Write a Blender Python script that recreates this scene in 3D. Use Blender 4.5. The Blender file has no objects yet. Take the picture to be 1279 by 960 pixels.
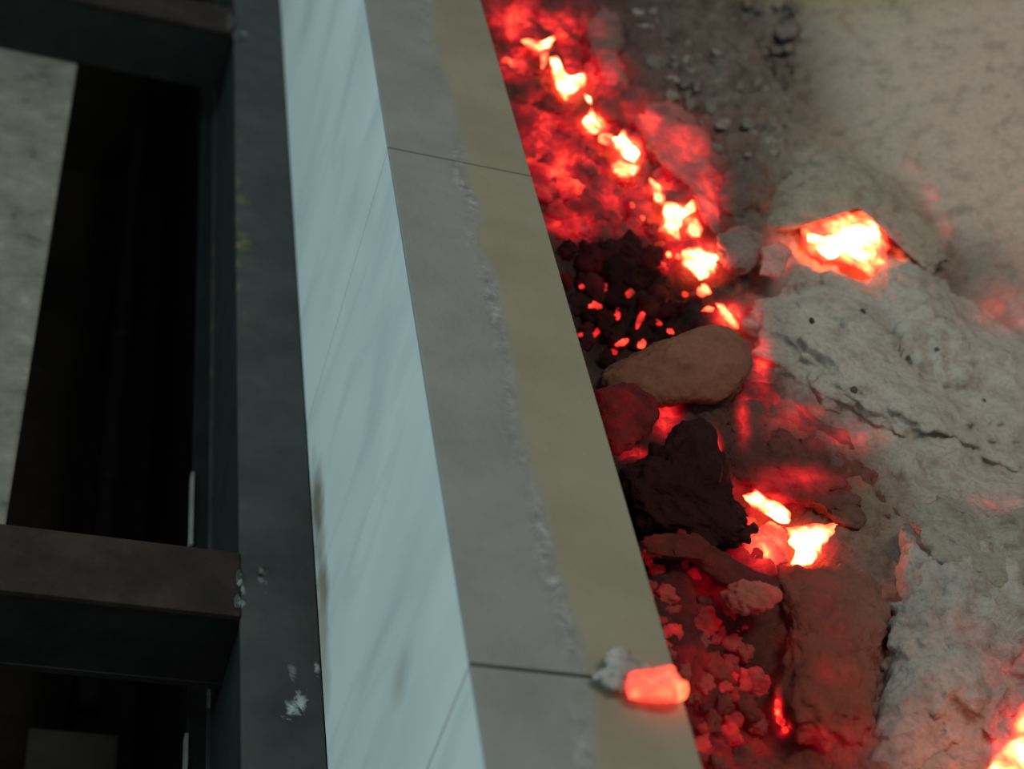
import bpy, math, random
import numpy as np
from mathutils import Matrix, Vector
random.seed(7); RNG = np.random.RandomState(11)
scene = bpy.context.scene
COL = scene.collection

# ------------------------------------------------------------------ camera
# X runs across the kerb, Y along it (away from the viewer), Z up; kerb top = 0
W, H, F = 1279, 960, 2000.0
_vy = np.array([282-640, 1580., F]); AY = _vy/np.linalg.norm(_vy)
AX = np.array([1, -.16, 0.]); AX[2] = -(AX @ np.array([_vy[0], _vy[1], 0]))/F; AX /= np.linalg.norm(AX)
AZ = -np.cross(AX, AY)
RW = np.array([AX, AY, AZ])              # camera (right, up, forward) -> world
CAM = np.array([0., 0., 1.0])
cd = bpy.data.cameras.new('camera'); cam = bpy.data.objects.new('camera', cd); COL.objects.link(cam)
cd.sensor_width = 36; cd.lens = F/W*36; cd.clip_start = .02
m = Matrix.Identity(4)
for i in range(3):
    m[i][0] = RW[i, 0]; m[i][1] = RW[i, 1]; m[i][2] = -RW[i, 2]; m[i][3] = CAM[i]
cam.matrix_world = m
cd.dof.use_dof = True; cd.dof.focus_distance = 1.95; cd.dof.aperture_fstop = 3.2
scene.camera = cam

# ------------------------------------------------------------------ light
w = bpy.data.worlds.new('World'); scene.world = w; w.use_nodes = True
bg = w.node_tree.nodes['Background']; bg.inputs[0].default_value = (.95, .96, .93, 1); bg.inputs[1].default_value = .20
def area(name, loc, target, sx, sy, power, color):
    l = bpy.data.lights.new(name, 'AREA'); l.shape = 'RECTANGLE'; l.size = sx; l.size_y = sy
    l.energy = power; l.color = color
    o = bpy.data.objects.new(name, l); COL.objects.link(o); o.location = loc
    o.rotation_euler = (Vector(target)-Vector(loc)).to_track_quat('-Z', 'Y').to_euler()
area('doorway_daylight', (-4.2, 2.0, 1.3), (.4, 1.8, -.2), 2.6, 2.2, 100, (.60, .95, 1.0))
area('ceiling_lamp', (1.3, 1.0, 3.4), (1.0, 1.8, 0), 1.6, .6, 34, (1.0, .955, .84))
vs = scene.view_settings
vs.view_transform = 'Standard'; vs.look = 'None'; vs.exposure = 0; vs.gamma = 1; vs.use_curve_mapping = False

# ------------------------------------------------------------------ projection helpers
def ray(u, v): return RW @ np.array([u-640., 480.-v, F])
def rays(uv):
    uv = np.asarray(uv, float)
    return np.stack([uv[:, 0]-640, 480-uv[:, 1], np.full(len(uv), F)], 1) @ RW.T
def atz(u, v, z):
    d = ray(u, v); return CAM + d*((z-CAM[2])/d[2])
def project(P):
    c = (np.asarray(P)-CAM) @ RW
    return 640+F*c[:, 0]/c[:, 2], 480-F*c[:, 1]/c[:, 2]

# ------------------------------------------------------------------ numpy noise
_perm = RNG.permutation(4096)
_val = RNG.rand(4096)*2-1
def vnoise(P):
    P = np.asarray(P, float); i = np.floor(P).astype(np.int64); f = P-i; f = f*f*(3-2*f)
    def h(a, b, c): return _val[(_perm[(_perm[(_perm[a & 4095]+b) & 4095]+c) & 4095])]
    r = 0
    for a in (0, 1):
        for b in (0, 1):
            for c in (0, 1):
                wgt = (f[:, 0] if a else 1-f[:, 0])*(f[:, 1] if b else 1-f[:, 1])*(f[:, 2] if c else 1-f[:, 2])
                r = r+wgt*h(i[:, 0]+a, i[:, 1]+b, i[:, 2]+c)
    return r
def fbm(P, octv=4, gain=.5):
    P = np.asarray(P, float); r = 0; a = 1; s = 0
    for k in range(octv):
        r = r+a*vnoise(P*(2.03**k)+17.3*k); s += a; a *= gain
    return r/s
def sstep(a, b, x):
    t = np.clip((x-a)/(b-a), 0, 1); return t*t*(3-2*t)

# ------------------------------------------------------------------ materials
def new_mat(name):
    mt = bpy.data.materials.new(name); mt.use_nodes = True
    nt = mt.node_tree; return mt, nt, nt.nodes['Principled BSDF']
def N(nt, t, **kw):
    n = nt.nodes.new(t)
    for k, v in kw.items(): setattr(n, k, v)
    return n
def noise_node(nt, co, scale, detail=5, rough=.55, dist=0.):
    n = N(nt, 'ShaderNodeTexNoise'); n.inputs['Scale'].default_value = scale; n.inputs['Detail'].default_value = detail
    n.inputs['Roughness'].default_value = rough; n.inputs['Distortion'].default_value = dist
    nt.links.new(co, n.inputs['Vector']); return n
def ramp(nt, fac, stops):
    r = N(nt, 'ShaderNodeValToRGB'); el = r.color_ramp.elements
    while len(el) < len(stops): el.new(.5)
    for e, (p, c) in zip(el, stops): e.position = p; e.color = (*c, 1) if len(c) == 3 else c
    nt.links.new(fac, r.inputs[0]); return r
def mixc(nt, fac, a, b, mode='MIX'):
    n = N(nt, 'ShaderNodeMix', data_type='RGBA', blend_type=mode)
    for s, x in ((0, fac), (6, a), (7, b)):
        if hasattr(x, 'is_linked'): nt.links.new(x, n.inputs[s])
        else: n.inputs[s].default_value = x if s == 0 else (*x, 1)
    return n.outputs[2]
def mathn(nt, op, a, b=None, clamp=False):
    n = N(nt, 'ShaderNodeMath', operation=op); n.use_clamp = clamp
    for s, x in ((0, a), (1, b)):
        if x is None: continue
        if hasattr(x, 'is_linked'): nt.links.new(x, n.inputs[s])
        else: n.inputs[s].default_value = x
    return n.outputs[0]
def bump(nt, bsdf, hgt, strength, dist):
    b = N(nt, 'ShaderNodeBump'); b.inputs['Strength'].default_value = strength; b.inputs['Distance'].default_value = dist
    nt.links.new(hgt, b.inputs['Height']); nt.links.new(b.outputs[0], bsdf.inputs['Normal'])
def position(nt): return N(nt, 'ShaderNodeNewGeometry').outputs['Position']

def make_hearth_mat(name, mott=1.0, bstr=.8, fine=60):
    """ash / coal: colour from the object's colour attribute, ember heat and painted red light from its glow attribute"""
    mt, nt, b = new_mat(name); pos = position(nt); L = nt.links
    a = N(nt, 'ShaderNodeAttribute', attribute_name='col'); hA = N(nt, 'ShaderNodeAttribute', attribute_name='ember_and_ash_glow')
    n1 = noise_node(nt, pos, 26, 6, .62); n2 = noise_node(nt, pos, 140, 4, .6)
    r1 = ramp(nt, n1.outputs[0], [(.25, (.58, .56, .55)), (.5, (1, 1, 1)), (.75, (1.0, 1.0, 1.0))])
    r2 = ramp(nt, n2.outputs[0], [(.3, (.72, .70, .68)), (.55, (1, 1, 1))])
    c = mixc(nt, mott, a.outputs['Color'], r1.outputs[0], 'MULTIPLY')
    c = mixc(nt, mott*.8, c, r2.outputs[0], 'MULTIPLY')
    L.new(c, b.inputs['Base Color']); b.inputs['Roughness'].default_value = .95; b.inputs['Specular IOR Level'].default_value = .15
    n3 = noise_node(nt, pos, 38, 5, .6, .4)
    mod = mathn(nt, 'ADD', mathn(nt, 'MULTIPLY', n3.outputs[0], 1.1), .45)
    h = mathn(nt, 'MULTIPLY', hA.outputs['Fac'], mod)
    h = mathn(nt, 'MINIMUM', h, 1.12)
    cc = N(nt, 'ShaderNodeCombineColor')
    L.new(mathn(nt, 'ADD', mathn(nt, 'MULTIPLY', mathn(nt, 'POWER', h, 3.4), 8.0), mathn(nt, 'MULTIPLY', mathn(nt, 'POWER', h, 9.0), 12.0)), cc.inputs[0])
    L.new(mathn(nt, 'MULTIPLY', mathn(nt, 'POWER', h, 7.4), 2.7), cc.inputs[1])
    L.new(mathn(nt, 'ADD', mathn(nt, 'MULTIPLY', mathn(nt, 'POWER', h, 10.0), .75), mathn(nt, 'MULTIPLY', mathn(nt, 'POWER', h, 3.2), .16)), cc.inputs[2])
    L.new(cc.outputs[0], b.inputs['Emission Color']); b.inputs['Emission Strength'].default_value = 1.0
    nb = noise_node(nt, pos, fine, 6, .65); bump(nt, b, nb.outputs[0], bstr, .012)
    return mt
M_HEARTH = make_hearth_mat('ash_and_ember')
M_SMOOTH = make_hearth_mat('fine_ash', .75, .5, 45)

def cap_mat():
    mt, nt, b = new_mat('cement_cap'); pos = position(nt); L = nt.links
    sx = N(nt, 'ShaderNodeSeparateXYZ'); L.new(pos, sx.inputs[0])
    n = noise_node(nt, pos, 5.5, 5, .55); n2 = noise_node(nt, pos, 28, 5, .65)
    # stained border between the grey and the yellowish half, wandering along the slab
    e = mathn(nt, 'ADD', mathn(nt, 'ADD', sx.outputs[0], mathn(nt, 'MULTIPLY', mathn(nt, 'SUBTRACT', n.outputs[0], .5), .055)),
              mathn(nt, 'MULTIPLY', mathn(nt, 'SUBTRACT', n2.outputs[0], .5), .012))
    mk = N(nt, 'ShaderNodeMapRange'); L.new(e, mk.inputs[0]); mk.inputs[1].default_value = .516; mk.inputs[2].default_value = .530
    g = ramp(nt, noise_node(nt, pos, 9, 5, .6).outputs[0], [(.3, (.205, .218, .205)), (.7, (.275, .282, .265))])
    o = ramp(nt, noise_node(nt, pos, 6, 5, .6).outputs[0], [(.3, (.235, .215, .150)), (.7, (.30, .280, .205))])
    c = mixc(nt, mk.outputs[0], g.outputs[0], o.outputs[0])
    # crusty seam: pale flecks and dark grime just on the border
    d = mathn(nt, 'ABSOLUTE', mathn(nt, 'SUBTRACT', e, .512))
    sm = N(nt, 'ShaderNodeMapRange'); L.new(d, sm.inputs[0]); sm.inputs[1].default_value = .014; sm.inputs[2].default_value = .0; sm.clamp = True
    n3 = noise_node(nt, pos, 55, 4, .7)
    cr = ramp(nt, n3.outputs[0], [(.32, (.10, .10, .105)), (.5, (.24, .24, .24)), (.68, (.48, .47, .46))])
    n4 = noise_node(nt, pos, 7, 3, .6); k = mathn(nt, 'MULTIPLY', sm.outputs[0], ramp(nt, n4.outputs[0], [(.38, (0, 0, 0)), (.6, (.8, .8, .8))]).outputs[0])
    c = mixc(nt, k, c, cr.outputs[0])
    L.new(c, b.inputs['Base Color']); b.inputs['Roughness'].default_value = .85; b.inputs['Specular IOR Level'].default_value = .3
    bump(nt, b, noise_node(nt, pos, 90, 5, .6).outputs[0], .25, .004)
    return mt
def marble_mat():
    mt, nt, b = new_mat('veined_marble'); pos = position(nt); L = nt.links
    mp = N(nt, 'ShaderNodeMapping'); L.new(pos, mp.inputs[0])
    mp.inputs['Rotation'].default_value = (math.radians(-10), 0, 0); mp.inputs['Scale'].default_value = (1, 2.3, .75)
    n = noise_node(nt, mp.outputs[0], 2.6, 4, .5, .6)
    c = ramp(nt, n.outputs[0], [(.28, (.60, .645, .65)), (.45, (.70, .735, .735)), (.6, (.76, .79, .78)), (.8, (.73, .765, .77))]).outputs[0]
    nv = noise_node(nt, mp.outputs[0], 1.6, 2, .5, .3)
    v = mathn(nt, 'ABSOLUTE', mathn(nt, 'SUBTRACT', nv.outputs[0], .5))
    vr = ramp(nt, v, [(0, (.70, .74, .75)), (.03, (1, 1, 1))])
    c = mixc(nt, .28, c, vr.outputs[0], 'MULTIPLY')
    # two scorch stains near the foot of the panel
    for (cy, cz, ry, rz, col) in ((1.66, -.462, .13, .042, (.16, .115, .05)), (1.50, -.462, .07, .036, (.20, .14, .07)), (1.115, -.19, .03, .04, (.50, .51, .46)), (1.42, -.475, .12, .03, (.45, .40, .30))):
        s = N(nt, 'ShaderNodeVectorMath', operation='SUBTRACT'); L.new(pos, s.inputs[0]); s.inputs[1].default_value = (.4139, cy, cz)
        q = N(nt, 'ShaderNodeVectorMath', operation='MULTIPLY'); L.new(s.outputs[0], q.inputs[0]); q.inputs[1].default_value = (0, 1/ry, 1/rz)
        l = N(nt, 'ShaderNodeVectorMath', operation='LENGTH'); L.new(q.outputs[0], l.inputs[0])
        ln = mathn(nt, 'ADD', l.outputs['Value'], mathn(nt, 'MULTIPLY', mathn(nt, 'SUBTRACT', noise_node(nt, pos, 22, 4).outputs[0], .5), 1.1))
        k = N(nt, 'ShaderNodeMapRange'); L.new(ln, k.inputs[0]); k.inputs[1].default_value = 1.15; k.inputs[2].default_value = .25
        k.inputs[4].default_value = .85
        c = mixc(nt, k.outputs[0], c, col)
    L.new(c, b.inputs['Base Color']); b.inputs['Roughness'].default_value = .42; b.inputs['Specular IOR Level'].default_value = .4
    bump(nt, b, n.outputs[0], .12, .01)
    return mt
def steel_mat(name, stops, rough=.6, metal=.3, scale=14, yellow=False, spec=.4):
    mt, nt, b = new_mat(name); pos = position(nt); L = nt.links
    c = ramp(nt, noise_node(nt, pos, scale, 6, .65).outputs[0], stops).outputs[0]
    if yellow:   # flaked yellow paint along the outer edge of the ledge
        s = N(nt, 'ShaderNodeSeparateXYZ'); L.new(pos, s.inputs[0])
        k1 = N(nt, 'ShaderNodeMapRange'); L.new(s.outputs[0], k1.inputs[0]); k1.inputs[1].default_value = .340; k1.inputs[2].default_value = .318
        k2 = N(nt, 'ShaderNodeMapRange'); L.new(mathn(nt, 'ABSOLUTE', mathn(nt, 'SUBTRACT', s.outputs[1], 2.42)), k2.inputs[0]); k2.inputs[1].default_value = .38; k2.inputs[2].default_value = .05
        k3 = ramp(nt, noise_node(nt, pos, 26, 4, .7).outputs[0], [(.5, (0, 0, 0)), (.7, (1, 1, 1))]).outputs[0]
        k = mathn(nt, 'MULTIPLY', mathn(nt, 'MULTIPLY', k1.outputs[0], k2.outputs[0]), k3)
        c = mixc(nt, k, c, (.22, .19, .05))
        # smears of pale mortar and weld slag
        for (u, v, rx, ry, col, lo, sc) in ((374, 876, .018, .032, (.55, .55, .53), .46, 42), (366, 845, .010, .028, (.24, .24, .23), .46, 30), (396, 832, .006, .016, (.45, .45, .44), .44, 40), (357, 897, .014, .010, (.5, .5, .48), .5, 70),
                                            (301, 738, .008, .035, (.26, .31, .32), .44, 60), (328, 720, .010, .030, (.17, .17, .155), .44, 35), (306, 42, .02, .03, (.2, .2, .19), .46, 40)):
            pc = atz(u, v, -.4915)
            sb = N(nt, 'ShaderNodeVectorMath', operation='SUBTRACT'); L.new(pos, sb.inputs[0]); sb.inputs[1].default_value = tuple(pc)
            ml = N(nt, 'ShaderNodeVectorMath', operation='MULTIPLY'); L.new(sb.outputs[0], ml.inputs[0]); ml.inputs[1].default_value = (1/rx, 1/ry, 0)
            ln = N(nt, 'ShaderNodeVectorMath', operation='LENGTH'); L.new(ml.outputs[0], ln.inputs[0])
            fo = N(nt, 'ShaderNodeMapRange'); L.new(ln.outputs['Value'], fo.inputs[0]); fo.inputs[1].default_value = 1.5; fo.inputs[2].default_value = .2
            q = mathn(nt, 'ADD', noise_node(nt, pos, sc, 5, .65, .6).outputs[0], mathn(nt, 'MULTIPLY', mathn(nt, 'SUBTRACT', fo.outputs[0], 1), .34))
            kk = N(nt, 'ShaderNodeMapRange'); L.new(q, kk.inputs[0]); kk.inputs[1].default_value = lo-.05; kk.inputs[2].default_value = lo+.1
            c = mixc(nt, kk.outputs[0], c, col)
    L.new(c, b.inputs['Base Color']); b.inputs['Roughness'].default_value = rough; b.inputs['Metallic'].default_value = metal
    b.inputs['Specular IOR Level'].default_value = spec
    bump(nt, b, noise_node(nt, pos, 70, 5, .6).outputs[0], .3, .004)
    return mt
M_CAP = cap_mat(); M_MARBLE = marble_mat()
M_LEDGE = steel_mat('sooty_steel', [(.3, (.035, .036, .035)), (.7, (.075, .075, .07))], .55, .1, 9, True)
M_DARK = steel_mat('black_steel', [(.3, (.009, .010, .010)), (.7, (.018, .019, .018))], .7, 0, 12, False, .2)
M_RUST = steel_mat('rusty_steel', [(.25, (.014, .011, .009)), (.5, (.027, .018, .016)), (.75, (.048, .030, .025))], .8, 0, 16, False, .2)
M_PALE = steel_mat('pale_bare_metal', [(.3, (.28, .26, .24)), (.7, (.42, .40, .37))], .5, .2, 30)
M_CRUST = steel_mat('pale_mortar', [(.3, (.30, .30, .29)), (.7, (.62, .62, .60))], .9, 0, 60)
M_CONC = steel_mat('speckled_concrete', [(.28, (.06, .058, .048)), (.42, (.17, .165, .14)), (.6, (.235, .22, .19)), (.74, (.36, .34, .30))], .9, 0, 15)
M_PIT = steel_mat('sooty_masonry', [(.3, (.030, .029, .026)), (.7, (.06, .056, .05))], .95, 0, 10, False, .1)
M_CORE = steel_mat('firebrick_core', [(.3, (.025, .022, .02)), (.7, (.05, .045, .04))], .95, 0, 20)

# ------------------------------------------------------------------ object helpers
def link(name, verts, faces, mat, parent=None, smooth=True, attrs=None):
    me = bpy.data.meshes.new(name); me.from_pydata([tuple(map(float, p)) for p in verts], [], [tuple(map(int, q)) for q in faces]); me.update()
    if smooth: me.polygons.foreach_set('use_smooth', np.ones(len(me.polygons), bool))
    if attrs:
        for k, v in attrs.items():
            if v.ndim == 1:
                at = me.attributes.new(k, 'FLOAT', 'POINT'); at.data.foreach_set('value', v.astype(np.float32))
            else:
                at = me.attributes.new(k, 'FLOAT_COLOR', 'POINT')
                at.data.foreach_set('color', np.hstack([v, np.ones((len(v), 1))]).astype(np.float32).ravel())
    me.materials.append(mat)
    o = bpy.data.objects.new(name, me); COL.objects.link(o)
    if parent: o.parent = parent; 
    return o
def tag(o, label=None, cat=None, group=None, kind=None):
    if label: o['label'] = label
    if cat: o['category'] = cat
    if group: o['group'] = group
    if kind: o['kind'] = kind
    return o
def box(name, x0, x1, y0, y1, z0, z1, mat, parent=None, bev=0.0):
    import bmesh
    bm = bmesh.new(); bmesh.ops.create_cube(bm, size=1)
    for v in bm.verts:
        v.co = ((x0+x1)/2+v.co.x*(x1-x0), (y0+y1)/2+v.co.y*(y1-y0), (z0+z1)/2+v.co.z*(z1-z0))
    if bev: bmesh.ops.bevel(bm, geom=bm.edges[:], offset=bev, segments=2, profile=.6, affect='EDGES')
    me = bpy.data.meshes.new(name); bm.to_mesh(me); bm.free(); me.materials.append(mat)
    o = bpy.data.objects.new(name, me); COL.objects.link(o)
    if parent: o.parent = parent
    return o
def empty(name, label, cat, group=None):
    o = bpy.data.objects.new(name, None); COL.objects.link(o); o.empty_display_size = .1
    return tag(o, label, cat, group)

# ------------------------------------------------------------------ kerb wall between hearth and pit
XL, XR, ZB = .4139, .617, -.491
wall = tag(box('wall_kerb', XL+.02, XR-.004, -.3, 4.6, -.95, -.007, M_CORE), kind='structure')
JOINTS = [-.3, .0415, .960, 1.881, 2.802, 3.72, 4.6]
for i in range(len(JOINTS)-1):
    a, b_ = JOINTS[i], JOINTS[i+1]
    box('capping_slab', XL, XR, a+.0018, b_-.0018, -.006, random.uniform(-.0006, 0.0), M_CAP, wall, .0015)
    box('facing_panel', XL, XL+.021, a+.0014, b_-.0014, ZB, -.0062, M_MARBLE, wall, .0008)

# ------------------------------------------------------------------ steel channel, cross beams, concrete, pit
ch = empty('steel_channel', 'long soot-black steel channel ledge at the foot of the pale marble panels', 'steel beam')
box('top_flange', .311, XL-.0005, -.3, 4.6, -.503, -.4915, M_LEDGE, ch, .002)
box('web', .3125, .324, -.3, 4.6, -.715, -.5035, M_DARK, ch)
box('lower_flange', .2825, .40, -.3, 4.6, -.727, -.7155, M_DARK, ch, .0015)
for (y0, y1) in ((.9, 1.46), (1.83, 2.0)):
    tag(box('edge_strip', .2795, .2840, y0, y1, -.7275, -.7120, M_PALE, ch), 'thin pale metal strip along the channel')
box('fillet', .3085, .3125, -.3, 4.6, -.7155, -.708, M_LEDGE, ch)  # paler steel draws the edge highlight along the web
def blob(name, c, r, mat, parent, seed, squash=.5, n=14):
    rs = np.random.RandomState(seed); vs_, fs = [], []
    rows = 8
    for j in range(rows+1):
        ph = math.pi*j/rows
        for k in range(n):
            th = 2*math.pi*k/n; vs_.append((math.sin(ph)*math.cos(th), math.sin(ph)*math.sin(th), math.cos(ph)))
    for j in range(rows):
        for k in range(n): fs.append((j*n+k, (j+1)*n+k, (j+1)*n+(k+1) % n, j*n+(k+1) % n))
    V = np.array(vs_); V *= (1+.55*fbm(V*1.7+seed*3.1, 3))[:, None]
    V = V*np.array([r[0], r[1], r[2]])+np.array(c)
    return link(name, V, fs, mat, parent)
P = lambda u, v, z=ZB: atz(u, v, z)
# crusts of weld where the beams meet the ledge
for k, (u, v, rx, ry) in enumerate([(299, 722, .005, .016), (297, 752, .005, .013), (326, 712, .004, .010), (288, 28, .009, .04), (298, 46, .012, .03)]):
    c = P(u, v); blob('weld_crust', (c[0], c[1], c[2]+.001), (rx, ry, .003), M_LEDGE, ch, 50+k)

def beam(y0, label, seed):
    t = empty('cross_beam', label, 'steel beam', 'steel beams across the pit')
    t.location = (0, y0, ZB)
    def ch_(n, x0, x1, ya, yb, z0, z1, m_, bev=0):
        o = box(n, x0, x1, ya-y0, yb-y0, z0-ZB, z1-ZB, m_, t, bev); return o
    ch_('top_plate', -1.5, .3105, y0, y0+.118, -.499, -.4895, M_RUST, .002)
    ch_('front_plate', -1.5, .3115, y0+.003, y0+.012, -.621, -.4995, M_DARK)
    ch_('back_plate', -1.5, .3115, y0+.106, y0+.115, -.621, -.4995, M_DARK)
    ch_('bottom_plate', -1.5, .3115, y0, y0+.118, -.631, -.6215, M_DARK)
    return t
beam(1.470, 'rusty brown steel beam crossing the pit in the foreground', 1)
beam(3.165, 'far steel beam crossing the pit at the upper left corner', 2)

tag(box('floor', -1.8, .007, -.3, 4.6, -.80, -.636, M_CONC, None, .004), kind='structure')
tag(box('wall_pit', .34, .42, -.3, 4.6, -1.75, -.73, M_PIT), kind='structure')
tag(box('wall_back', -1.8, .0, -.3, 4.6, -1.75, -.802, M_PIT), kind='structure')
tag(box('floor_pit', -.2, .45, -.3, 6.5, -1.82, -1.752, M_PIT), kind='structure')
tag(box('floor_hearth', .618, 3.05, -.3, 4.6, -.42, -.36, M_CORE), kind='structure')
tag(box('wall_hearth', 2.96, 3.1, -.3, 4.6, -.355, .5, M_CORE), kind='structure')
tag(box('wall_far', -1.8, .45, 4.6, 4.7, -1.75, -.5, M_PIT), kind='structure')

def tube(name, pts, r, mat, parent=None, n=12):
    pts = [Vector(p) for p in pts]; V, Fc = [], []
    for i, p in enumerate(pts):
        d = (pts[min(i+1, len(pts)-1)]-pts[max(i-1, 0)]).normalized(); a = d.orthogonal().normalized(); b_ = d.cross(a)
        for k in range(n):
            t = 2*math.pi*k/n; V.append(p+a*(r*math.cos(t))+b_*(r*math.sin(t)))
    for i in range(len(pts)-1):
        for k in range(n): Fc.append((i*n+k, i*n+(k+1) % n, (i+1)*n+(k+1) % n, (i+1)*n+k))
    Fc.append(tuple(range(n))[::-1]); Fc.append(tuple((len(pts)-1)*n+k for k in range(n)))
    return link(name, V, Fc, mat, parent)
pp = empty('pit_pipe', 'dull dark pipe running deep inside the black pit', 'pipe')
y_a, y_b = 2.0, 4.3
tube('pipe_body', [(.20, y_a, -1.30), (.20, 2.6, -1.30), (.20, y_b, -1.30)], .024, M_DARK, pp)
for yy in (2.6, 3.1): tube('pipe_collar', [(.20, yy, -1.30), (.20, yy+.05, -1.30)], .031, M_DARK, pp)
tube('pipe_stand', [(.20, 2.3, -1.752), (.20, 2.3, -1.33)], .012, M_DARK, pp)
tube('pipe_stand', [(.20, 3.6, -1.752), (.20, 3.6, -1.33)], .012, M_DARK, pp)
pb = empty('pit_box', 'dim grey plate-topped box at the bottom of the pit in the lower left corner', 'box')
c = atz(90, 945, -1.2)
box('box_body', c[0]-.07, c[0]+.06, c[1]-.2, c[1]+.05, -1.75, -1.212, M_DARK, pb, .004)
box('lid', c[0]-.075, c[0]+.075, c[1]-.21, c[1]+.055, -1.211, -1.2, M_LEDGE, pb, .003)

# ------------------------------------------------------------------ hearth: glow and colour of embers and ash
# glow spots (pixel of the photograph where the spot is seen, radii, heat)
GLOW = [(672, 55, 20, 14, .72), (708, 100, 22, 22, .78), (740, 152, 20, 18, .78), (782, 190, 22, 22, .8), (822, 238, 16, 16, .72),
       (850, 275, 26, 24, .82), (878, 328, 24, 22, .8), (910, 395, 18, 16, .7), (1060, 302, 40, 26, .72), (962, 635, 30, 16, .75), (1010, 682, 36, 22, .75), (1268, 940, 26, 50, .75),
       # red-hot coals around them, then red light on ash and clinker as emission
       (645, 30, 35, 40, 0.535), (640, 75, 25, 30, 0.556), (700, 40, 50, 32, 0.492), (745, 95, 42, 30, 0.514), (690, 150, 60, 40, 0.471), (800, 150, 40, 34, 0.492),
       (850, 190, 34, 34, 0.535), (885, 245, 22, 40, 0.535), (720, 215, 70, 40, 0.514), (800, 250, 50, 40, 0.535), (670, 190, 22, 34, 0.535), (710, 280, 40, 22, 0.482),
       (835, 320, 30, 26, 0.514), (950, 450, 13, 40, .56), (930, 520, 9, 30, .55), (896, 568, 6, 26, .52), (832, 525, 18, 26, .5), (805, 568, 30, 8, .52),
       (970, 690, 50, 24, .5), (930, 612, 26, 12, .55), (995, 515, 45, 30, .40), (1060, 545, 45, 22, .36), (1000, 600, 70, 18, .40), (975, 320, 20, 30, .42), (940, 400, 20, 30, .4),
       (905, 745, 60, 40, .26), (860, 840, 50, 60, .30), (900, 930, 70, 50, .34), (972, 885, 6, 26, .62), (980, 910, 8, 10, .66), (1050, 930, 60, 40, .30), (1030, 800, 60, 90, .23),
       (1140, 212, 13, 16, .36), (1160, 245, 14, 20, .40), (1182, 285, 12, 18, .34), (1255, 385, 40, 28, .37), (1245, 628, 34, 12, .34), (1200, 800, 60, 60, .20), (1265, 830, 40, 30, .36)]  # ruddy light falling on the right-hand ash, put in as emission
GLOWA = np.array(GLOW)
def glow_at(P):
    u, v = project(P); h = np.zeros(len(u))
    for (a, b_, ru, rv, k) in GLOWA:
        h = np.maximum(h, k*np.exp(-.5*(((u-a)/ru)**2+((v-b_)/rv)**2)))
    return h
# ash colours, with red ember light painted into the reddish ones
TONES = [(900, 100, 110, 90, (.20, .165, .135)), (1090, -30, 90, 30, (.38, .30, .13)), (1190, 120, 120, 160, (.59, .465, .38)), (1040, 230, 60, 50, (.38, .34, .26)),
         (740, 150, 110, 160, (.09, .04, .036)), (850, 190, 50, 50, (.24, .12, .10)), (790, 380, 90, 60, (.016, .009, .009)), (840, 620, 80, 70, (.035, .010, .009)),
         (870, 820, 80, 140, (.07, .019, .015)), (1030, 850, 70, 110, (.17, .050, .032)), (1000, 550, 50, 46, (.12, .036, .027)), (930, 490, 30, 44, (.12, .04, .032)), (1120, 450, 110, 80, (.50, .465, .40)),
         (955, 440, 22, 50, (.14, .05, .04)), (970, 600, 50, 30, (.10, .03, .024)), (1050, 590, 34, 26, (.13, .05, .038)), (1200, 780, 80, 130, (.40, .37, .325)), (1085, 640, 40, 40, (.25, .18, .13)), (1210, 350, 50, 40, (.26, .18, .14)), (930, 250, 34, 46, (.15, .115, .095)),
         (1250, 560, 90, 50, (.48, .42, .355))]
def tone_at(P):
    u, v = project(P); wsum = np.full(len(u), .02); c = np.tile(np.array([.36, .31, .255])*.02, (len(u), 1))
    for (a, b_, ru, rv, k) in TONES:
        g = np.exp(-.8*(((u-a)/ru)**2+((v-b_)/rv)**2)); c += g[:, None]*np.array(k); wsum += g
    return c/wsum[:, None]

LA, LB = atz(1020, 110, -.1), atz(1290, 430, -.1)
LN = np.array([-(LB-LA)[1], (LB-LA)[0]]); LN /= np.linalg.norm(LN)
if LN[0] < 0: LN = -LN
BUMPS = []   # (x, y, rx, ry, dz)
def bedz_s(xy):
    x, y = xy[:, 0], xy[:, 1]
    z = -.135+.06*sstep(1.2, 2.3, x)+.05*sstep(2.3, 3.2, y)
    d = (x-LA[0])*LN[0]+(y-LA[1])*LN[1]+.05*fbm(np.stack([x*2.5, y*2.5, 0*x+1.1], 1), 3)
    z = z+.26*sstep(-.04, .62, d)-.035*np.exp(-(d/.06)**2)        # smooth ash mound behind a shallow valley
    z = z+.045*fbm(np.stack([x*3.1, y*2.2, 0*x+3.3], 1), 3)
    for (a, b_, rx, ry, k) in BUMPS: z = z+k*np.exp(-.5*(((x-a)/rx)**2+((y-b_)/ry)**2))
    return z
def dent(u, v, rx, ry, k):
    p = atz(u, v, -.13); BUMPS.append((p[0], p[1], rx, ry, k))
dent(780, 370, .09, .12, -.075); dent(1000, 670, .06, .07, -.05); dent(1060, 300, .07, .08, -.04); dent(970, 890, .03, .08, -.03)
dent(1150, 260, .10, .2, -.03); dent(900, 120, .12, .2, .03); dent(850, 200, .05, .1, .02)
def on_bed(u, v, dz=0.):
    z = -.13
    for _ in range(14):
        p = atz(u, v, z+dz); z = .5*z+.5*bedz_s(np.array([[p[0], p[1]]]))[0]
    return atz(u, v, z+dz)

def on_surface(u, v, dz=0.):
    d = Vector(ray(u, v)).normalized()
    hit, loc, *_ = scene.ray_cast(DG[0], Vector(CAM), d)
    if not hit: return on_bed(u, v, dz)
    return np.array(loc)-np.array(d)*dz
DG = [None]
def refresh(): bpy.context.view_layer.update(); DG[0] = bpy.context.evaluated_depsgraph_get()

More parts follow.
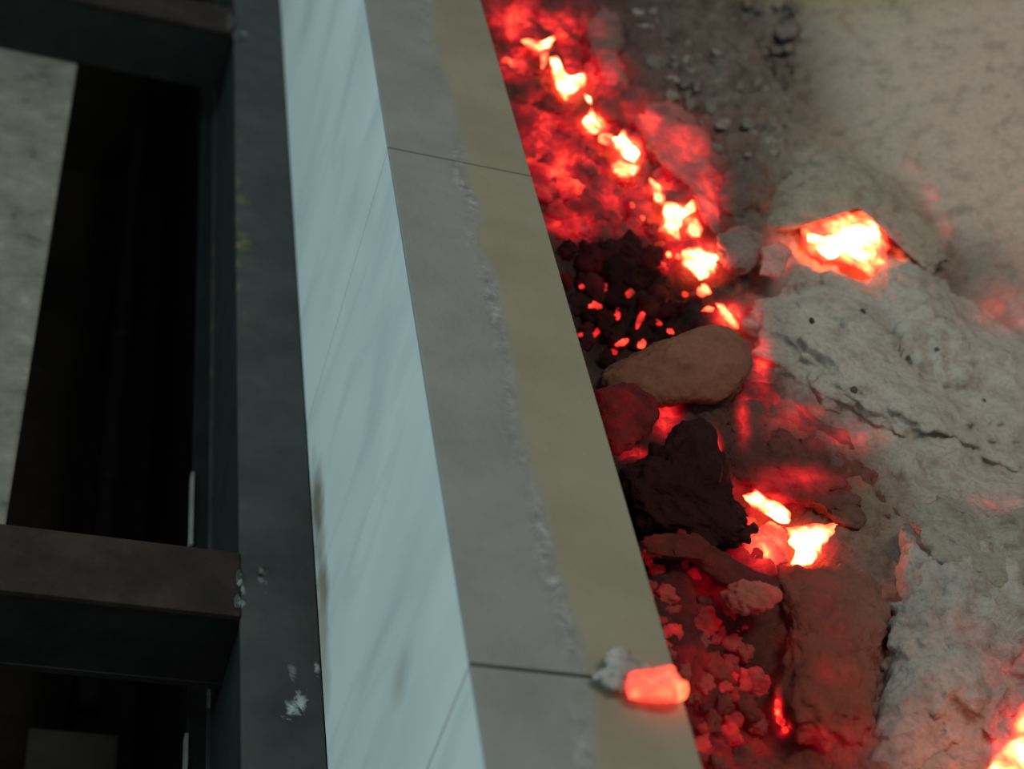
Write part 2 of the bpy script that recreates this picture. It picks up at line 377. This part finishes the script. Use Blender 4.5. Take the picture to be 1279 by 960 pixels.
# fine, uncountable ash and cinders that everything lies in
def ash_bed():
    xs = np.linspace(XR-.003, 2.9, 330); ys = np.linspace(.45, 4.5, 560)
    xs = XR-.003+(xs-xs[0])**1.25/((2.9-XR+.003)**.25)
    X, Y = np.meshgrid(xs, ys); xy = np.stack([X.ravel(), Y.ravel()], 1)
    z = bedz_s(xy); q = np.stack([xy[:, 0], xy[:, 1], z], 1)
    mound = sstep(.02, .2, (q[:, 0]-LA[0])*LN[0]+(q[:, 1]-LA[1])*LN[1])
    rough = (.75+.6*sstep(-.1, .35, fbm(q*2.3+9, 2)))*(1-.72*mound)
    pr = project(q); rough = rough*(1+1.1*np.exp(-.5*(((pr[0]-890)/120)**2+((pr[1]-110)/110)**2)))
    z = z+.032*fbm(q*14, 5, .58)*rough+.022*(np.abs(fbm(q*22+5, 4, .6))-.2)*rough
    V = np.stack([xy[:, 0], xy[:, 1], z], 1)
    nx, ny = len(xs), len(ys); i = np.arange(nx*ny).reshape(ny, nx)
    Fc = np.stack([i[:-1, :-1].ravel(), i[:-1, 1:].ravel(), i[1:, 1:].ravel(), i[1:, :-1].ravel()], 1)
    hh = glow_at(V)*np.clip(.92+.8*fbm(V*24, 3), .3, 1.2)
    return tag(link('ash_bed', V, Fc, M_HEARTH, None, True, {'ember_and_ash_glow': hh, 'col': tone_at(V)}),
               'grey and brown powdery ash bed filling the hearth beside the kerb', 'ash', kind='stuff')
ash_bed()

# ------------------------------------------------------------------ lumps of ash, clinker and coal
def resample(poly, n):
    p = np.array(poly, float); q = np.vstack([p, p[:1]]); d = np.r_[0, np.cumsum(np.hypot(*np.diff(q, axis=0).T))]
    s = np.linspace(0, d[-1], n, endpoint=False)
    return np.stack([np.interp(s, d, q[:, 0]), np.interp(s, d, q[:, 1])], 1)
_seed = [100]
def lump(name, poly, label, cat, group=None, dz=0., thick=.8, lie=.55, rough=.12, boxy=.85, n=56, rings=26, heat=None, col=None, smooth_n=1,
         mat=None, rim=None, anchor=None, noise=12., fine=.006, place=None):
    """closed solid whose seen outline is poly: it lies at the depth of the bed there, with its own thickness"""
    _seed[0] += 1; sd = _seed[0]
    r = resample(poly, n)
    for _ in range(smooth_n): r = .5*r+.25*np.roll(r, 1, 0)+.25*np.roll(r, -1, 0)
    c = r.mean(0); a = anchor or c
    pc = (place or on_bed)(a[0], a[1], dz); tc = (pc-CAM) @ RW[:, 2]/1.0       # forward depth
    px = tc/F; size = np.sqrt(max(1., .5*abs(np.sum(r[:, 0]*np.roll(r[:, 1], -1)-r[:, 1]*np.roll(r[:, 0], -1)))))*px
    T = thick*size*.5
    zc = pc[2]
    m_ = max(5, int(round(n*.5)))
    g = np.linspace(-1, 1, m_); gx, gy = [q.ravel() for q in np.meshgrid(g, g)]
    big = np.maximum(np.abs(gx), np.abs(gy)); safe = np.where(big < 1e-9, 1, big)
    ax_, ay_ = gx/safe, gy/safe                                     # point on the unit square's rim -> position along the outline
    par = np.where(np.abs(ax_) >= np.abs(ay_), np.where(ax_ > 0, ay_, 4-ay_), np.where(ay_ > 0, 2-ax_, 6+ax_)) % 8/8*n
    k0 = np.floor(par).astype(int) % n; fk = (par-np.floor(par))[:, None]
    rimpt = r[k0]*(1-fk)+r[(k0+1) % n]*fk
    sn = np.sin(big*math.pi/2)**boxy; cs = np.clip(np.cos(big*math.pi/2), 0, 1)**boxy
    q = c+(rimpt-c)*sn[:, None]
    inner = big < 1-1e-9; idx = np.arange(m_*m_); back = idx.copy(); back[inner] = m_*m_+np.arange(inner.sum())
    uv = np.vstack([q, q[inner]]); dep = np.r_[-T*cs, T*cs[inner]]; fr = np.r_[cs, cs[inner]]
    I = idx.reshape(m_, m_); B = back.reshape(m_, m_)
    Fc = [tuple(z_) for z_ in np.stack([I[:-1, :-1].ravel(), I[:-1, 1:].ravel(), I[1:, 1:].ravel(), I[1:, :-1].ravel()], 1)]
    Fc += [tuple(z_) for z_ in np.stack([B[:-1, :-1].ravel(), B[1:, :-1].ravel(), B[1:, 1:].ravel(), B[:-1, 1:].ravel()], 1)]
    d = rays(uv); plane = (zc-CAM[2])/d[:, 2]*F
    plane = np.clip(plane, tc-.5, tc+.5)
    t = (1-lie)*tc+lie*plane+dep
    V = CAM+d/F*t[:, None]
    ctr = CAM+ray(*c)/F*((1-lie)*tc+lie*np.clip((zc-CAM[2])/ray(*c)[2]*F, tc-.5, tc+.5))
    noise = max(noise, 1.5/size); nz = fbm(V*noise+sd*7.7, 4, .55)+.5*np.abs(fbm(V*noise*2.7+sd, 3))-.15
    dirv = V-ctr; dl = np.linalg.norm(dirv, axis=1, keepdims=True)+1e-6
    V = V+dirv/dl*(nz*rough*size+min(fine, .1*size)*(fbm(V*75+sd, 3, .6)+.6*np.abs(fbm(V*40+sd*2, 2))))[:, None]
    h = glow_at(V)*np.clip(.95+.7*fbm(V*30+3, 3), .3, 1.2) if heat is None else np.full(len(V), float(heat))*np.clip(1+.35*fbm(V*38+sd, 3), .5, 1.25)
    if rim is not None: h = h*(1-rim*(1-np.clip(np.abs(fr)*1.08, 0, 1)))
    cc = tone_at(V) if col is None else .35*tone_at(V)*(heat is None)+(1-.35*(heat is None))* np.tile(np.array(col), (len(V), 1))*(1+.25*fbm(V*20+sd, 3))[:, None]
    return tag(link(name, V, Fc, mat or M_HEARTH, None, True, {'ember_and_ash_glow': np.clip(h, 0, 1.25), 'col': np.clip(cc, .003, .95)}), label, cat, group)

BIG = dict(n=170, rings=64)
# large ash-covered lumps, back to front; reddish ones have fire light in their colour
lump('clinker_ridge', [(950, 255), (985, 215), (1040, 185), (1085, 205), (1135, 245), (1190, 330), (1165, 345), (1122, 300), (1112, 248), (1060, 248), (1012, 262), (985, 290), (955, 288)],
     'long grey-green clinker ridge above the isolated bright ember', 'clinker', dz=.012, thick=.6, lie=.7, rough=.18, fine=.012, col=(.38, .345, .27), **BIG)
lump('clinker_lump', [(890, 260), (905, 215), (940, 195), (965, 215), (960, 250), (930, 275), (915, 285)],
     'dark brown clinker lump between the fire chain and the grey ridge', 'clinker', dz=.02, rough=.4, fine=.016, col=(.13, .10, .085))
lump('ash_lump', [(946, 385), (962, 355), (1000, 340), (1040, 338), (1066, 346), (1092, 362), (1112, 344), (1150, 345), (1195, 372), (1240, 405), (1300, 430), (1320, 560), (1290, 615), (1215, 622), (1160, 590), (1095, 572), (1040, 545), (985, 500), (955, 465), (944, 425)],
     'large pale grey ash-coated lump right of the brown boulder below the isolated ember', 'ash lump', dz=.0, thick=.7, lie=.72, rough=.2, noise=10, fine=.009, col=(.50, .465, .40), **BIG)
lump('ash_lump', [(1118, 705), (1128, 665), (1165, 645), (1215, 640), (1300, 650), (1330, 760), (1300, 850), (1262, 900), (1235, 975), (1120, 990), (1082, 960), (1090, 905), (1108, 850), (1106, 780)],
     'grey ash lump with pinkish patches in the lower right corner', 'ash lump', dz=.0, thick=.7, lie=.7, rough=.22, noise=10, fine=.010, col=(.40, .37, .325), **BIG)
lump('ash_ledge', [(1135, 650), (1175, 615), (1240, 640), (1310, 625), (1330, 690), (1290, 740), (1210, 730), (1165, 700)],
     'olive-grey ash slab on the back of the lower right lump', 'ash lump', dz=.05, thick=.5, lie=.8, rough=.3, fine=.016, col=(.27, .26, .20), n=80, rings=30)
lump('ash_lump', [(930, 480), (965, 468), (1005, 505), (1060, 560), (1110, 590), (1120, 650), (1060, 665), (1010, 632), (960, 620), (915, 595), (900, 560), (910, 520)],
     'dark reddish ash slope between the brown boulder and the lower bright ember', 'ash lump', dz=-.01, thick=.5, lie=.88, rough=.22, fine=.014, col=(.12, .036, .027), n=90, rings=34)  # dark red holds ember glow put into the colour
lump('brown_boulder', [(748, 468), (772, 450), (830, 424), (888, 405), (915, 410), (936, 432), (938, 458), (918, 488), (898, 505), (858, 506), (818, 507), (782, 520), (756, 502)],
     'smooth brown rounded boulder in the middle of the hearth beside the kerb', 'rock', dz=.045, thick=.8, lie=.5, rough=.05, noise=9, col=(.235, .105, .068), heat=.0, mat=M_SMOOTH, n=90, rings=36)
lump('dark_rock', [(742, 490), (780, 478), (812, 496), (822, 520), (812, 545), (790, 560), (768, 566), (752, 540)],
     'dark reddish rock under the left end of the brown boulder', 'rock', dz=.02, rough=.2, fine=.012, col=(.08, .022, .019), heat=.2)
lump('dark_rock', [(772, 600), (800, 578), (830, 560), (848, 530), (880, 524), (893, 545), (897, 578), (912, 605), (932, 636), (952, 664), (925, 690), (880, 690), (835, 678), (795, 670), (780, 640)],
     'large blackish-brown rock left of the lower bright ember', 'rock', dz=.03, thick=.7, rough=.2, fine=.014, col=(.034, .010, .009), heat=.0, n=90, rings=36)
lump('clinker_slab', [(795, 672), (830, 662), (870, 664), (905, 690), (940, 712), (972, 722), (966, 738), (930, 738), (895, 725), (865, 700), (830, 690), (800, 692)],
     'thin brown clinker slab lying across below the dark rock', 'clinker', dz=.035, thick=.45, rough=.25, fine=.014, col=(.10, .030, .023), heat=.16)
lump('brown_lump', [(968, 712), (1000, 708), (1050, 707), (1085, 720), (1112, 765), (1106, 840), (1090, 900), (1072, 935), (1030, 952), (990, 935), (975, 880), (985, 820), (975, 765)],
     'big smooth red-brown lump in front of the lower bright ember', 'clinker', dz=.0, thick=.6, lie=.75, rough=.16, fine=.012, noise=11, col=(.20, .060, .038), mat=M_SMOOTH, n=100, rings=40)  # red-brown includes fire glow painted into the albedo
lump('clinker_lump', [(902, 742), (918, 730), (950, 728), (972, 736), (970, 752), (955, 768), (928, 774), (908, 764)],
     'reddish clinker lump in front of the brown clinker slab', 'clinker', dz=.05, rough=.3, fine=.012, col=(.34, .12, .085), heat=.22)
lump('ash_block', [(948, 345), (955, 310), (972, 300), (988, 312), (985, 335), (968, 348)],
     'small pinkish ash block left of the isolated bright ember', 'ash lump', dz=.03, rough=.25, fine=.012, col=(.48, .32, .27), heat=.24)  # pink light on the block painted by colour and faint emission
lump('ash_block', [(898, 325), (900, 295), (930, 278), (958, 290), (958, 320), (935, 338), (912, 338)],
     'greyish pink ash block at the right edge of the fire chain', 'ash lump', dz=.025, rough=.3, fine=.012, col=(.32, .24, .21))
lump('ash_crust', [(800, 130), (830, 120), (865, 140), (886, 170), (892, 215), (905, 260), (898, 300), (880, 280), (862, 235), (830, 205), (805, 175)],
     'glowing reddish ash crust along the right side of the fire chain', 'ash lump', dz=.012, thick=.5, lie=.8, rough=.35, fine=.016, col=(.34, .19, .165), n=80, rings=30)
lump('ash_lump', [(735, 40), (752, 12), (775, 20), (782, 50), (775, 80), (792, 108), (770, 122), (748, 98)],
     'tall ragged ash lump at the top right of the fire chain', 'ash lump', dz=.012, thick=.7, lie=.7, rough=.45, fine=.016, col=(.26, .19, .165))

# hot embers: the bright chain and the two isolated fires
def ember(poly, label, heat=1.0, dz=.02, group=None, n=40, rings=14, rim=.42, th=.45):
    return lump('glowing_ember', poly, label, 'ember', group, dz=dz, thick=th, lie=.85, rough=.16, n=n, rings=rings, heat=heat, rim=rim, col=(.3, .2, .15), smooth_n=0, noise=25)
G = 'bright embers of the fire chain'
ember([(650, 51), (658, 47), (668, 54), (680, 51), (695, 44), (689, 57), (675, 65), (660, 59)], 'topmost yellow ember of the fire chain', .93, group=G)
ember([(675, 67), (685, 65), (683, 80), (677, 87)], 'small orange ember just under the topmost ember', .80, group=G)
ember([(687, 72), (697, 69), (702, 84), (710, 97), (722, 94), (731, 91), (731, 108), (718, 116), (707, 126), (696, 113), (692, 95)], 'large white-hot ember second from the top of the chain', 1.05, group=G)
ember([(730, 117), (738, 121), (740, 131), (733, 126)], 'tiny yellow ember between the two upper white-hot embers', .88, group=G)
ember([(739, 134), (746, 146), (754, 160), (745, 169), (734, 166), (727, 154)], 'drop-shaped white-hot ember in the upper chain', 1.05, group=G)
ember([(749, 166), (767, 168), (764, 184), (748, 177)], 'dull orange ember beside the drop-shaped ember', .80, group=G)
ember([(769, 168), (780, 161), (788, 177), (800, 192), (794, 205), (782, 199), (768, 187), (763, 175)], 'white-hot ember in the middle of the chain above an orange one', 1.05, group=G)
ember([(765, 206), (774, 200), (798, 207), (797, 214), (786, 223), (772, 221), (766, 213)], 'yellow-orange ember under the middle white-hot ember', .88, group=G)
ember([(811, 221), (824, 229), (833, 248), (828, 256), (818, 251)], 'orange ember leading down to the largest white ember', .86, group=G)
ember([(829, 252), (845, 253), (858, 257), (867, 247), (871, 262), (858, 270), (852, 283), (846, 290), (851, 302), (838, 295), (821, 288), (830, 280)], 'largest white-hot ember of the chain with ragged edges', 1.05, group=G)
ember([(856, 290), (862, 276), (870, 271), (878, 286), (875, 296), (864, 297)], 'yellow ember on the right of the largest white ember', .9, group=G)
ember([(854, 312), (866, 307), (875, 305), (882, 313), (895, 317), (901, 323), (892, 327), (895, 339), (884, 347), (874, 351), (867, 339), (855, 331), (849, 319)], 'white-hot ember below the largest one with many ragged tips', 1.02, group=G)
ember([(872, 358), (884, 356), (890, 366), (878, 372), (870, 368)], 'small broken red-yellow ember near the lower end of the chain', .84, group=G, n=24, rings=10)
ember([(895, 379), (904, 381), (914, 391), (923, 404), (924, 412), (914, 408), (903, 397)], 'yellow ember at the lower end of the fire chain above the boulder', .93, group=G)
ember([(875, 389), (884, 381), (894, 384), (890, 389)], 'small orange ember left of the lowest yellow ember', .82, group=G, n=24, rings=10)
ember([(1004, 289), (1022, 272), (1060, 265), (1094, 262), (1104, 257), (1107, 300), (1102, 340), (1092, 350), (1070, 333), (1048, 322), (1030, 328), (1012, 318)], 'orange-red fire bed around the isolated white ember on the right', .74, dz=.028, n=60, rings=20, rim=.2)
ember([(1008, 290), (1020, 297), (1040, 292), (1062, 280), (1099, 274), (1097, 300), (1086, 324), (1094, 341), (1074, 327), (1052, 312), (1045, 322), (1035, 326), (1022, 312)], 'isolated white-hot ember on the right between the two grey lumps', 1.08, dz=.05, n=60, rings=18, rim=.22)
ember([(925, 617), (945, 611), (962, 623), (977, 628), (988, 642), (988, 653), (975, 653), (962, 645), (950, 639), (937, 632)], 'white-hot ember along the rim of the blackish rock', 1.04, dz=.03)
ember([(984, 660), (1004, 658), (1022, 655), (1049, 654), (1045, 664), (1030, 678), (1026, 692), (1016, 705), (1000, 707), (987, 705), (993, 690), (984, 676)], 'white-hot ember with a pointed right tip in the lower fire hollow', 1.08, dz=.02, n=50)
ember([(920, 690), (945, 660), (965, 650), (983, 665), (986, 704), (950, 708)], 'red-hot coal left of the pointed white ember', .60, dz=.018)
ember([(1228, 985), (1240, 950), (1255, 915), (1275, 880), (1300, 870), (1310, 990)], 'orange-yellow ember at the lower right corner of the hearth', .92, dz=.10, n=50)
# scattered coals
def scatter(zone, count, rmin, rmax, name, label, cat, group, col, heat=None, dz=.008, rough=.25, mind=.8, avoid=(), place=None):
    refresh()
    z = np.array(zone, float); lo, hi = z.min(0), z.max(0); pts = []; tries = 0
    def inside(u, v):
        s = False; j = len(z)-1
        for i in range(len(z)):
            if (z[i, 1] > v) != (z[j, 1] > v) and u < (z[j, 0]-z[i, 0])*(v-z[i, 1])/(z[j, 1]-z[i, 1])+z[i, 0]: s = not s
            j = i
        return s
    while len(pts) < count and tries < 6000:
        tries += 1; u, v = random.uniform(lo[0], hi[0]), random.uniform(lo[1], hi[1]); r = random.uniform(rmin, rmax)
        if not inside(u, v) or any(math.hypot(u-a, v-b_) < mind*(r+q) for a, b_, q in pts) or any(math.hypot(u-a, v-b_) < q+r*.7 for a, b_, q in avoid): continue
        pts.append((u, v, r))
    for (u, v, r) in sorted(pts, key=lambda p: p[1]):
        k = random.randint(6, 9); ph = random.random()*6; el = random.uniform(.65, 1.0); an = random.random()*3
        pl = []
        for i in range(k):
            t = ph+2*math.pi*i/k; q = r*random.uniform(.75, 1.15); a, b_ = q*math.cos(t), q*el*math.sin(t)
            pl.append((u+a*math.cos(an)-b_*math.sin(an), v+a*math.sin(an)+b_*math.cos(an)))
        f_ = random.uniform(.5, 1.5)
        lump(name, pl, label, cat, group, dz=dz, thick=.9, lie=.5, rough=rough, n=30, rings=14, heat=None if heat is None else heat*random.uniform(.55, 1.25),
             col=tuple(np.array(col)*f_), noise=20, place=place)
hotpts = [(672, 55, 14), (708, 100, 20), (740, 152, 16), (782, 190, 22), (822, 238, 14), (850, 272, 24), (875, 328, 24), (908, 395, 14)]
scatter([(612, 5), (660, 0), (740, 20), (790, 120), (860, 150), (890, 230), (890, 300), (850, 345), (760, 290), (700, 300), (660, 200)], 90, 10, 26, 'red_hot_coal',
        'red-hot coal in the glowing heap around the fire chain', 'coal', 'red-hot coals around the fire chain', (.16, .07, .06), None, -.004, .6, .55, hotpts)
scatter([(692, 310), (760, 292), (850, 345), (880, 400), (820, 425), (745, 460), (730, 420)], 30, 8, 25, 'dark_coal',
        'black unburnt coal in the dark hollow above the boulder', 'coal', 'black coals in the dark hollow', (.018, .009, .0085), .14, .006, .55, .6)
scatter([(790, 690), (860, 700), (900, 740), (930, 790), (950, 860), (960, 930), (900, 975), (870, 960), (840, 850)], 44, 9, 23, 'clinker_chip',
        'reddish clinker chip in the heap beside the lower end of the kerb', 'clinker', 'clinker chips beside the kerb', (.20, .062, .045), .29, .002, .6, .6)  # reddish tint carries ember light in both colour and emission
scatter([(790, 10), (1000, 0), (1000, 120), (960, 200), (900, 200), (830, 110)], 80, 6, 17, 'ash_cinder',
        'small brown-grey cinder on the rough ash above the fire chain', 'cinder', 'cinders on the rough upper ash', (.23, .195, .165), .0, .0, .6, .85)
scatter([(960, 400), (1100, 370), (1260, 430), (1270, 600), (1120, 560)], 6, 3, 6, 'dark_crumb',
        'tiny dark crumb lying on the large grey ash lump', 'cinder', 'crumbs on the grey ash lump', (.09, .07, .06), .0, .0, .2, 3, (), on_surface)
scatter([(840, 640), (900, 640), (920, 690), (860, 690)], 6, 8, 14, 'dark_coal', 'dark coal between the blackish rock and the clinker slab', 'coal', 'coals under the blackish rock', (.07, .03, .028), .2, .03, .25, .8)

# small hot red chips around
refresh()
for (u, v, rx, ry, ht, ang) in [(729, 358, 6, 3, .62, 0), (742, 381, 12, 4, .60, .1), (757, 360, 5, 7, .5, 0), (787, 366, 5, 6, .58, .4), (745, 415, 4, 8, .55, .6), (800, 400, 4, 14, .58, .4), (772, 392, 4, 9, .5, .2),
                                (778, 427, 11, 4, .62, -.4), (802, 430, 6, 6, .64, 0), (768, 440, 7, 4, .58, -.2), (838, 414, 5, 4, .7, 0), (856, 368, 4, 4, .6, 0), (822, 403, 5, 4, .55, 0), (726, 418, 5, 3, .5, 0),
                                (836, 317, 3, 5, .78, 0), (848, 320, 3, 4, .8, 0), (803, 272, 3, 3, .82, 0), (790, 256, 3, 4, .7, 0), (880, 357, 4, 3, .8, 0), (972, 876, 4, 13, .64, .15), (976, 898, 5, 9, .72, -.3), (981, 911, 4, 5, .74, 0), (935, 650, 5, 5, .58, 0)]:
    ca, sa = math.cos(ang), math.sin(ang)
    pl = [(u+rx*math.cos(t)*ca-ry*math.sin(t)*sa, v+rx*math.cos(t)*sa+ry*math.sin(t)*ca) for t in np.linspace(0, 2*math.pi, 10, endpoint=False)+random.random()]
    lump('ember_chip', pl, 'tiny red-hot chip glowing among the dark coals', 'ember', 'tiny red-hot chips', dz=.002, thick=.8, lie=.7, rough=.5, n=20, rings=10, place=on_surface, heat=ht*.92, col=(.2, .08, .06), noise=40)

# the glowing chunk lying on the kerb, with the ash it left
def on_top(name, poly, label, cat, z, h, **kw):
    global on_bed
    keep = on_bed; on_bed = lambda u, v, dz=0.: atz(u, v, z+h*.5)
    o = lump(name, poly, label, cat, dz=0, **kw); on_bed = keep
    low = min(v.co.z for v in o.data.vertices); 
    return o
on_top('glowing_chunk', [(786, 842), (800, 836), (830, 832), (842, 832), (850, 848), (861, 852), (860, 874), (845, 877), (812, 876), (787, 872), (782, 858)],
       'glowing orange chunk lying on the kerb edge', 'ember', 0.0, .03, thick=.75, lie=.5, rough=.07, heat=.75, rim=.1, col=(.55, .3, .2), n=50, rings=22, smooth_n=1, noise=30)
on_top('ash_clod', [(738, 846), (756, 836), (760, 818), (778, 810), (795, 822), (806, 832), (796, 848), (786, 868), (772, 860), (758, 850)],
       'grey ash clod against the left side of the glowing chunk on the kerb', 'ash', 0.0, .022, thick=.6, lie=.7, rough=.55, fine=.01, heat=0, col=(.50, .47, .43), n=40, rings=18, noise=30)
